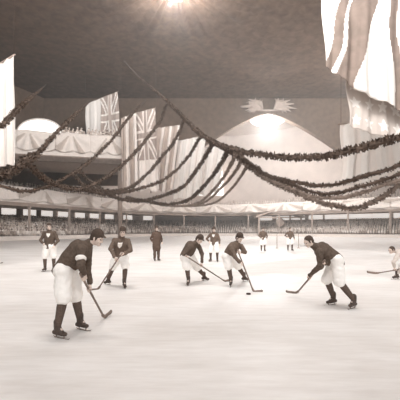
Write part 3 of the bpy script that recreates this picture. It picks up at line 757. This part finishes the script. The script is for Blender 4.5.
def person(name, label, J, face, top='wool_dark', legs='stocking', short='shorts', hat='cap', badge=None, stk=None, grips=(), vox=.008, skates=True, coat=False, hk=1.0, sleeves='long', armband=False, face_up=UP, fat=1.0, bulge=1.0, boot='boot'):
    """J : world-space joints  head neck chest pelvis sA eA hA sB eB hB pA kA aA tA pB kB aB tB"""
    J = {k: Vector(v) for k, v in J.items()}
    for k_ in ('aA', 'aB'): J[k_].z = max(J[k_].z, .172)
    root = Vector(((J['aA'].x + J['aB'].x) / 2, (J['aA'].y + J['aB'].y) / 2, 0))
    t = thing(name, label, 'person', root)
    sh = (J['sA'] - J['sB']); hp = (J['pA'] - J['pB']);
    if sh.length < 1e-3: sh = Vector((0, 1, 0))
    tw = .165 * fat
    b = bmesh.new()
    # hands first: wrists decide the forearms
    wr = {}
    for S in 'AB':
        g_ = [x for x in grips if x[0] == S]
        if g_: wr[S] = hand(b, J['h' + S], J['e' + S], stk(g_[0][1])[1], 1 if S == 'A' else -1)
        else: wr[S] = hand(b, J['h' + S], J['e' + S])
    cone(b, J['pelvis'], J['chest'], tw * .92, tw, sh, .72, .72)
    cone(b, J['chest'], J['neck'], tw, .075, sh, .72, .8)
    cone(b, J['sA'], J['sB'], .048, .048, seg=12)
    cone(b, J['neck'] - (J['head'] - J['neck']) * .2, J['head'].lerp(J['neck'], .25), .060, .052)
    cone(b, J['pA'], J['pB'], .11, .11, seg=12)
    for S in 'AB':
        cone(b, J['s' + S], J['e' + S], .052, .042); cone(b, J['e' + S], wr[S], .042, .027)
        cone(b, J['p' + S], J['k' + S], .088, .060); cone(b, J['k' + S], J['k' + S].lerp(J['a' + S], .35), .058, .060); cone(b, J['k' + S].lerp(J['a' + S], .35), J['a' + S], .060, .038)
        cone(b, J['a' + S] - UP * .02, J['a' + S] - UP * .05 + Vector(((J['t' + S] - J['a' + S]).x, (J['t' + S] - J['a' + S]).y, 0)).normalized() * .07, .034, .024)
    P, A = build_head(b, J['head'], face, face_up, hk)
    body = remeshed('body', b, vox, 'skin', t, 3, root)
    f, s_, u = A[1], A[0], A[2]
    b = bmesh.new()
    for q in (-1, 1): ell(b, P(q * .030, .079, .006) - root, A, (.013 * hk, .009 * hk, .009 * hk), 10, 6)
    obj('eyes', b, 'dark_eye', t)
    b = bmesh.new(); ell(b, P(0, .084, -.060) - root, A, (.022 * hk, .008 * hk, .006 * hk), 10, 6); obj('mouth', b, 'lips', t)
    # hair
    b = bmesh.new(); ell(b, P(0, -.022, .036), A, (.081 * hk, .098 * hk, .086 * hk), 18, 12); ell(b, P(0, -.055, -.01), A, (.075 * hk, .06 * hk, .075 * hk), 14, 10)
    for q in (-1, 1): ell(b, P(q * .074, .012, .0), A, (.014 * hk, .02 * hk, .034 * hk), 8, 6)
    obj_ = remeshed('hair', b, .008, 'hair', t, 2, root)
    if hat == 'cap':
        b = bmesh.new(); ell(b, P(0, -.008, .078), A, (.090 * hk, .106 * hk, .030 * hk), 20, 10); cone(b, P(0, -.01, .06), P(0, -.01, .075), .088 * hk, .090 * hk, s_, 1.1, 1.1, 16); ell(b, P(0, .100, .064), (s_, (f - u * .25).normalized(), (u + f * .25).normalized()), (.06 * hk, .042 * hk, .010 * hk), 14, 6)
        remeshed('cap', b, .008, 'cap', t, 2, root)
    elif hat == 'round':
        b = bmesh.new(); ell(b, P(0, -.01, .075), A, (.094 * hk, .105 * hk, .065 * hk), 18, 10)
        remeshed('cap', b, .009, 'cap', t, 2, root)
    # top
    b = bmesh.new()
    hemp = J['pelvis'] + (J['pelvis'] - J['chest']).normalized() * (.04 if not coat else .30)
    cone(b, hemp, J['chest'], (tw + .03) * (1.0 if not coat else 1.15), tw + .035, sh, .78, .80 * bulge)
    cone(b, J['chest'], J['neck'], tw + .03, .095, sh, .80 * bulge, .9)
    cone(b, J['sA'], J['sB'], .076, .076, seg=14)
    for S in 'AB':
        w_ = wr[S]
        cone(b, J['s' + S], J['e' + S], .072, .060); cone(b, J['e' + S], J['e' + S].lerp(w_, .97), .060, .042)
    # collar
    cone(b, J['neck'] - (J['head'] - J['neck']) * .1, J['neck'].lerp(J['head'], .30), .078, .070)
    o = remeshed('sweater' if not coat else 'coat', b, .012, top, t, 3, root); wool_noise(o, .020, 7); wool_noise(o, .008, 19)
    if badge:
        # shield on the chest
        cn = badge; out = (cn - J['chest']); ax = sh.normalized(); up_ = (J['neck'] - J['pelvis']).normalized(); nn = ax.cross(up_).normalized()
        if nn.y > 0: nn = -nn
        b = bmesh.new(); sh_ = [(-.06, .07), (.06, .07), (.055, -.01), (0, -.085), (-.055, -.01)]
        ce = J['chest'] + up_ * .04 + nn * (tw + .035) * .84 * bulge
        f0 = [b.verts.new(ce - root + ax * x + up_ * z) for x, z in sh_]; f1 = [b.verts.new(ce - root + ax * x + up_ * z - nn * .08) for x, z in sh_]
        b.faces.new(f0); b.faces.new(f1[::-1])
        for k in range(5): b.faces.new((f0[k], f1[k], f1[(k + 1) % 5], f0[(k + 1) % 5]))
        bmesh.ops.recalc_face_normals(b, faces=b.faces)
        obj('chest_badge', b, 'white_cloth', t, False)['label'] = 'white shield badge'
    if armband:
        b = bmesh.new(); p0 = J['sA'].lerp(J['eA'], .50); d = (J['eA'] - J['sA']).normalized()
        cone(b, p0 - root, p0 + d * .03 - root, .078, .076, seg=18, caps=1); obj('armband', b, 'white_cloth', t)['label'] = 'white armband'
    # knickerbockers or trousers
    b = bmesh.new()
    if short:
        cone(b, J['pA'], J['pB'], .15, .15, seg=14); cone(b, J['pelvis'], J['pA'].lerp(J['pB'], .5), .17, .16, hp, .85, .85)
        for S in 'AB':
            kk = J['k' + S]; cone(b, J['p' + S], kk, .135 * fat, .120 * fat, seg=14, caps=2)
        o = remeshed('knickerbockers', b, .012, short, t, 3, root); wool_noise(o, .022, 5); wool_noise(o, .012, 14)
        lo = 0.0
    else:
        cone(b, J['pA'], J['pB'], .13, .13, seg=14)
        for S in 'AB': cone(b, J['p' + S], J['k' + S], .11, .085); cone(b, J['k' + S], J['a' + S], .085, .065)
        o = remeshed('trousers', b, .012, legs, t, 3, root); wool_noise(o, .02, 7)
    for S in 'AB':
        k_, a_, t_ = J['k' + S], J['a' + S], J['t' + S]
        if short:
            b = bmesh.new(); mid = k_.lerp(a_, .35)
            cone(b, k_, mid, .066, .070); cone(b, mid, a_, .070, .050)
            remeshed('stocking', b, .009, legs, t, 3, root)
        # boot
        b = bmesh.new(); d = (t_ - a_); d.z = 0
        if d.length < .02: d = Vector((0, -1, 0))
        L = .17; d.normalize(); fz = a_.z - .085
        heel = Vector((a_.x, a_.y, fz)) - d * .045; toe = Vector((a_.x, a_.y, fz)) + d * L; toe.z = fz - .005 + min(.05, max(-.05, (t_.z - fz) * .4))
        cone(b, a_ + UP * .07, a_ - UP * .03, .056, .052); cone(b, heel, toe.lerp(heel, .15) + UP * .0, .045, .038, d.cross(UP), .9, .85); cone(b, a_ - UP * .02, toe.lerp(heel, .4), .048, .040)
        bo = remeshed('boot', b, .009, boot, t, 3, root)
        if skates:
            b = bmesh.new(); dd = (toe - heel).normalized(); sd = dd.cross(UP).normalized() * .006; un = sd.cross(dd).normalized()
            if un.z > 0: un = -un
            prof = [(-.03, .055), (.0, .078), (.20, .078), (.255, .066), (.275, .045), (.262, .045), (.245, .055), (.2, .064), (.0, .064)]
            f0 = [b.verts.new(heel - root + dd * x + un * z + sd) for x, z in prof]; f1 = [b.verts.new(heel - root + dd * x + un * z - sd) for x, z in prof]
            n_ = len(prof); b.faces.new(f0); b.faces.new(f1[::-1])
            for k in range(n_): b.faces.new((f0[k], f1[k], f1[(k + 1) % n_], f0[(k + 1) % n_]))
            for x in (.03, .17): cone(b, heel - root + dd * x + un * .03, heel - root + dd * x + un * .066, .012, .008, seg=8, caps=1)
            bmesh.ops.recalc_face_normals(b, faces=b.faces)
            bl = obj('skate_blade', b, 'skate_steel', bo, False)
    return t

# 1 : the big player at the left, bent over his stick, seen from the side
st = stick('hockey stick held by the big bent player at left, blade tip turned up', W(80, 273, 4.72), W(104, 317.3, 5.72), W(111.5, 311.5, 5.9))
person('hockey_player', 'largest hockey player at left, bending right in dark sweater, armband and white knickerbockers', dict(
    head=W(97.0, 238.5, 4.92), neck=W(88, 244, 4.92), chest=W(80, 251, 4.90), pelvis=W(64.5, 268, 4.92),
    sA=W(82, 250, 4.72), eA=W(80, 265, 4.62), hA=st(.10)[0], sB=W(88, 248, 5.10), eB=W(88, 266, 5.12), hB=st(.34)[0],
    pA=W(63, 272, 4.80), kA=W(63.5, 297, 4.72), aA=W(57.5, 328.5, 4.72), tA=W(67, 336, 4.66), pB=W(69, 272, 5.04), kB=W(75.5, 296, 5.08), aB=W(80, 320.5, 5.10), tB=W(90, 327, 5.02)),
    face=(.95, -.12, -.34), stk=st, grips=(('A', .10), ('B', .34)), vox=.007, armband=True, bulge=1.15, hk=.97)
# 2 : facing us, left of centre
st = stick('hockey stick reaching low to the left, held by the capped player with pale shoulders', W(122.5, 252, 8.35), W(98, 289.2, 8.55), W(90.5, 290.0, 8.38))
person('hockey_player', 'capped hockey player facing forward left of centre, mid-brown sweater with white shield', dict(
    head=W(122.8, 232, 8.55), neck=W(121.8, 238, 8.7), chest=W(121, 243.5, 8.72), pelvis=W(120, 255, 9.0),
    sA=W(115, 240.2, 8.75), eA=W(110.8, 249, 8.6), hA=st(.22)[0], sB=W(127.8, 240.5, 8.75), eB=W(130.8, 250, 8.6), hB=st(.05)[0],
    pA=W(117, 257, 9.0), kA=W(113, 266, 8.95), aA=W(108.5, 280, 9.3), tA=W(104.5, 284, 9.35), pB=W(123.5, 257, 9.0), kB=W(125.3, 266, 8.85), aB=W(124.3, 284, 8.75), tB=W(126.5, 289, 8.5)),
    face=(.15, -.9, -.25), top='wool_mid', stk=st, grips=(('A', .22), ('B', .05)), badge=W(120.5, 242, 8.5))
# 3 : centre left pair
st = stick('long hockey stick slanting right from the hunched player, blade beside the next skater', W(186, 256, 9.02), W(225, 281.2, 9.8), W(231.5, 279.5, 9.95))
person('hockey_player', 'hunched hockey player left of centre reaching right, dark sweater, head bowed under cap', dict(
    head=W(199.3, 239.5, 9.25), neck=W(195, 243.5, 9.3), chest=W(190.5, 247, 9.35), pelvis=W(186, 255.5, 9.45),
    sA=W(189.5, 247, 9.15), eA=W(183.5, 254, 9.05), hA=st(.03)[0], sB=W(198, 245.5, 9.55), eB=W(202.3, 254, 9.5), hB=st(.37)[0],
    pA=W(185, 257.5, 9.35), kA=W(187, 267, 9.22), aA=W(188.4, 281, 9.18), tA=W(187, 286, 8.95), pB=W(190.5, 257, 9.6), kB=W(197.5, 268, 9.8), aB=W(204, 277.5, 9.95), tB=W(211, 280.3, 9.95)),
    face=(.7, -.35, -.6), stk=st, grips=(('A', .03), ('B', .37)), bulge=1.1, hk=1.05)
# 4
st = stick('hockey stick with its blade just behind the puck, held by the white-collared player', W(238, 251, 8.82), W(253.5, 291.6, 8.22), W(262.5, 291.0, 8.22))
person('hockey_player', 'crouching hockey player with white collar and dark cap, stick beside the puck', dict(
    head=W(239.3, 238, 8.9), neck=W(237.3, 243.5, 8.95), chest=W(233.5, 247, 9.0), pelvis=W(228.5, 255.5, 9.1),
    sA=W(230.8, 247.5, 8.85), eA=W(235.5, 257, 8.68), hA=st(.33)[0], sB=W(240.8, 246, 9.15), eB=W(245, 252, 9.0), hB=st(.03)[0],
    pA=W(226.5, 257, 9.0), kA=W(228.5, 266, 8.92), aA=W(231, 279.5, 9.0), tA=W(229.8, 287, 8.7), pB=W(231.5, 257, 9.2), kB=W(238.3, 266.5, 9.5), aB=W(244, 277.3, 9.85), tB=W(251.5, 280, 9.9)),
    face=(.55, -.6, -.4), top='wool_mid', stk=st, grips=(('A', .33), ('B', .03)), hk=1.05)
# 5 : right, facing left
st = stick('hockey stick pushed ahead to the left by the lunging player on the right', W(325, 260, 6.3), W(297, 292.8, 7.5), W(286, 291.6, 7.55))
person('hockey_player', 'bareheaded hockey player on the right lunging left in dark sweater and white knickerbockers', dict(
    head=W(308.5, 241.5, 6.62), neck=W(315, 246.5, 6.64), chest=W(322.5, 250.5, 6.65), pelvis=W(335, 259.5, 6.65),
    sA=W(319, 252, 6.46), eA=W(320.5, 266, 6.42), hA=st(.52)[0], sB=W(323, 250, 6.85), eB=W(330, 263, 6.75), hB=st(.10)[0],
    pA=W(337, 261.5, 6.52), kA=W(339, 281, 6.45), aA=W(353.8, 300, 6.50), tA=W(347, 307, 6.36), pB=W(334, 262, 6.78), kB=W(327, 279.5, 6.80), aB=W(333.3, 299, 6.80), tB=W(325, 304, 6.76)),
    face=(-.85, -.2, -.5), hat=None, stk=st, grips=(('A', .52), ('B', .10)), vox=.007, bulge=1.12)

def upright(foot, face_ang, height=1.75, spread=.14, arms='down', lean=0.0, hands_fwd=.1):
    """joints of a standing figure; foot = ice point, face_ang = heading (0 = towards us)"""
    k = height / 1.75; R_ = Matrix.Rotation(face_ang, 3, 'Z')
    def L(x, y, z): return Vector(foot) + R_ @ (Vector((x, y - lean * max(0, z - .9), z)) * k)
    J = dict(head=L(0, -.03, 1.62), neck=L(0, 0, 1.46), chest=L(0, .0, 1.27), pelvis=L(0, 0, .95), sA=L(-.17, 0, 1.385), sB=L(.17, 0, 1.385),
             pA=L(-.1, 0, .9), pB=L(.1, 0, .9), kA=L(-spread, -.03, .56), kB=L(spread, -.03, .56), aA=L(-spread, 0, .17), aB=L(spread, 0, .17), tA=L(-spread * 1.4, -.2, .08), tB=L(spread * 1.4, -.2, .08))
    if arms == 'down': J.update(eA=L(-.27, .02, 1.12), hA=L(-.28, -.06, .84), eB=L(.27, .02, 1.12), hB=L(.28, -.06, .84))
    elif arms == 'front': J.update(eA=L(-.30, -.02, 1.13), hA=L(-.10, -.26, .98), eB=L(.30, -.02, 1.12), hB=L(.20, -.24, .90))
    elif arms == 'akimbo': J.update(eA=L(-.37, .0, 1.16), hA=L(-.20, -.10, .99), eB=L(.28, .0, 1.12), hB=L(.30, -.08, .84))
    elif arms == 'back': J.update(eA=L(-.27, .08, 1.14), hA=L(-.2, .0, .92), eB=L(.28, .03, 1.12), hB=L(.27, -.05, .88))
    return J, R_ @ Vector((0, -1, -.05))
J, fc = upright(G(49.5, 271.5), .15, 1.85, .15, 'front')
person('hockey_player', 'standing hockey player at far left, dark sweater with white shield, hands in front', J, fc, badge=W(49, 236, 12), vox=.010, hat='round')
J, fc = upright(G(156.5, 261), .5, 1.78, .10, 'back')
person('match_official', 'standing man in long dark coat and trousers on the ice, without knickerbockers', J, fc, top='coat', legs='coat', short=None, hat='cap', vox=.011, coat=True)
J, fc = upright(G(214, 261.8), -.25, 1.72, .17, 'akimbo')
person('hockey_player', 'hockey player standing hand on hip between the two stooping players, white chest badge', J, fc, badge=W(214, 239, 15.5), top='wool_mid', vox=.011)
J, fc = upright(G(263, 251.3), 0, 1.75, .12, 'front')
person('hockey_player', 'small distant hockey player left of the goal, dark sweater and white knickerbockers', J, fc, vox=.013, hat='round', top='wool_mid')
J, fc = upright(G(290, 250.8), .1, 1.75, .16, 'akimbo')
person('goalkeeper', 'small distant goalkeeper standing between the two thin goal posts', J, fc, vox=.013, hat='round', top='wool_mid')
# 11 : pale player cut by the right edge
st = stick('hockey stick held nearly level above the ice at the right edge', W(404, 268.5, 10.3), W(377, 273.2, 10.0), W(367, 272.0, 9.95))
person('hockey_player', 'pale crouching hockey player cut off by the right edge, in light sweater', dict(
    head=W(391.5, 250, 10.4), neck=W(397, 251.5, 10.4), chest=W(402, 253, 10.4), pelvis=W(414, 257.5, 10.4),
    sA=W(399, 254, 10.22), eA=W(393.5, 262, 10.15), hA=st(.36)[0], sB=W(400, 253, 10.6), eB=W(405, 262, 10.55), hB=st(.05)[0],
    pA=W(413, 259, 10.28), kA=W(403, 266, 10.2), aA=W(397, 276, 10.3), tA=W(389, 278, 10.25), pB=W(413, 259, 10.52), kB=W(410, 268, 10.6), aB=W(418, 276, 10.7), tB=W(411, 278, 10.6)),
    face=(-.9, -.2, -.3), top='wool_pale', legs='wool_pale', hat=None, stk=st, grips=(('A', .36), ('B', .05)))
# puck, goal posts, stray stick tip
gp = G(248.5, 294.4); b = bmesh.new(); cone(b, (0, 0, .012), (0, 0, .028), .06, .06, Vector((1, 0, 0)), 1, 1, 24, 1)
b.free(); b = bmesh.new()
bmesh.ops.create_cone(b, cap_ends=True, segments=28, radius1=.055, radius2=.055, depth=.035); bmesh.ops.bevel(b, geom=list(b.edges), offset=.005, segments=2)
o = obj('puck', b, 'puck', None); o.location = gp + Vector((0, 0, .0175)); tag(o, 'small dark puck lying on the ice beside a stick blade', 'puck')
for px, lb in ((277, 'left one of two thin goal posts at the far end'), (298.5, 'right one of two thin goal posts at the far end')):
    g_ = G(px, 248.2); t = thing('goal_post', lb, 'goal post', g_, 'goal posts')
    b = bmesh.new(); tube(b, [(0, 0, .04), (0, 0, 1.25)], .03, 10); obj('pole', b, 'gallery', t)
    b = bmesh.new(); cone(b, (0, 0, .02), (0, 0, .03), .12, .11, Vector((1, 0, 0)), 1, 1, 20, 1); b.free()
    b = bmesh.new(); bmesh.ops.create_cone(b, cap_ends=True, segments=20, radius1=.13, radius2=.10, depth=.05); bmesh.ops.translate(b, verts=b.verts, vec=(0, 0, .025)); obj('base', b, 'gallery', t)
stick('hockey stick lying on the ice, only its tip in at the left edge', G(-32, 262) + Vector((0, 0, .06)), G(-3, 264.2) + Vector((0, 0, .04)), G(2.5, 263.4) + Vector((0, 0, .03)))
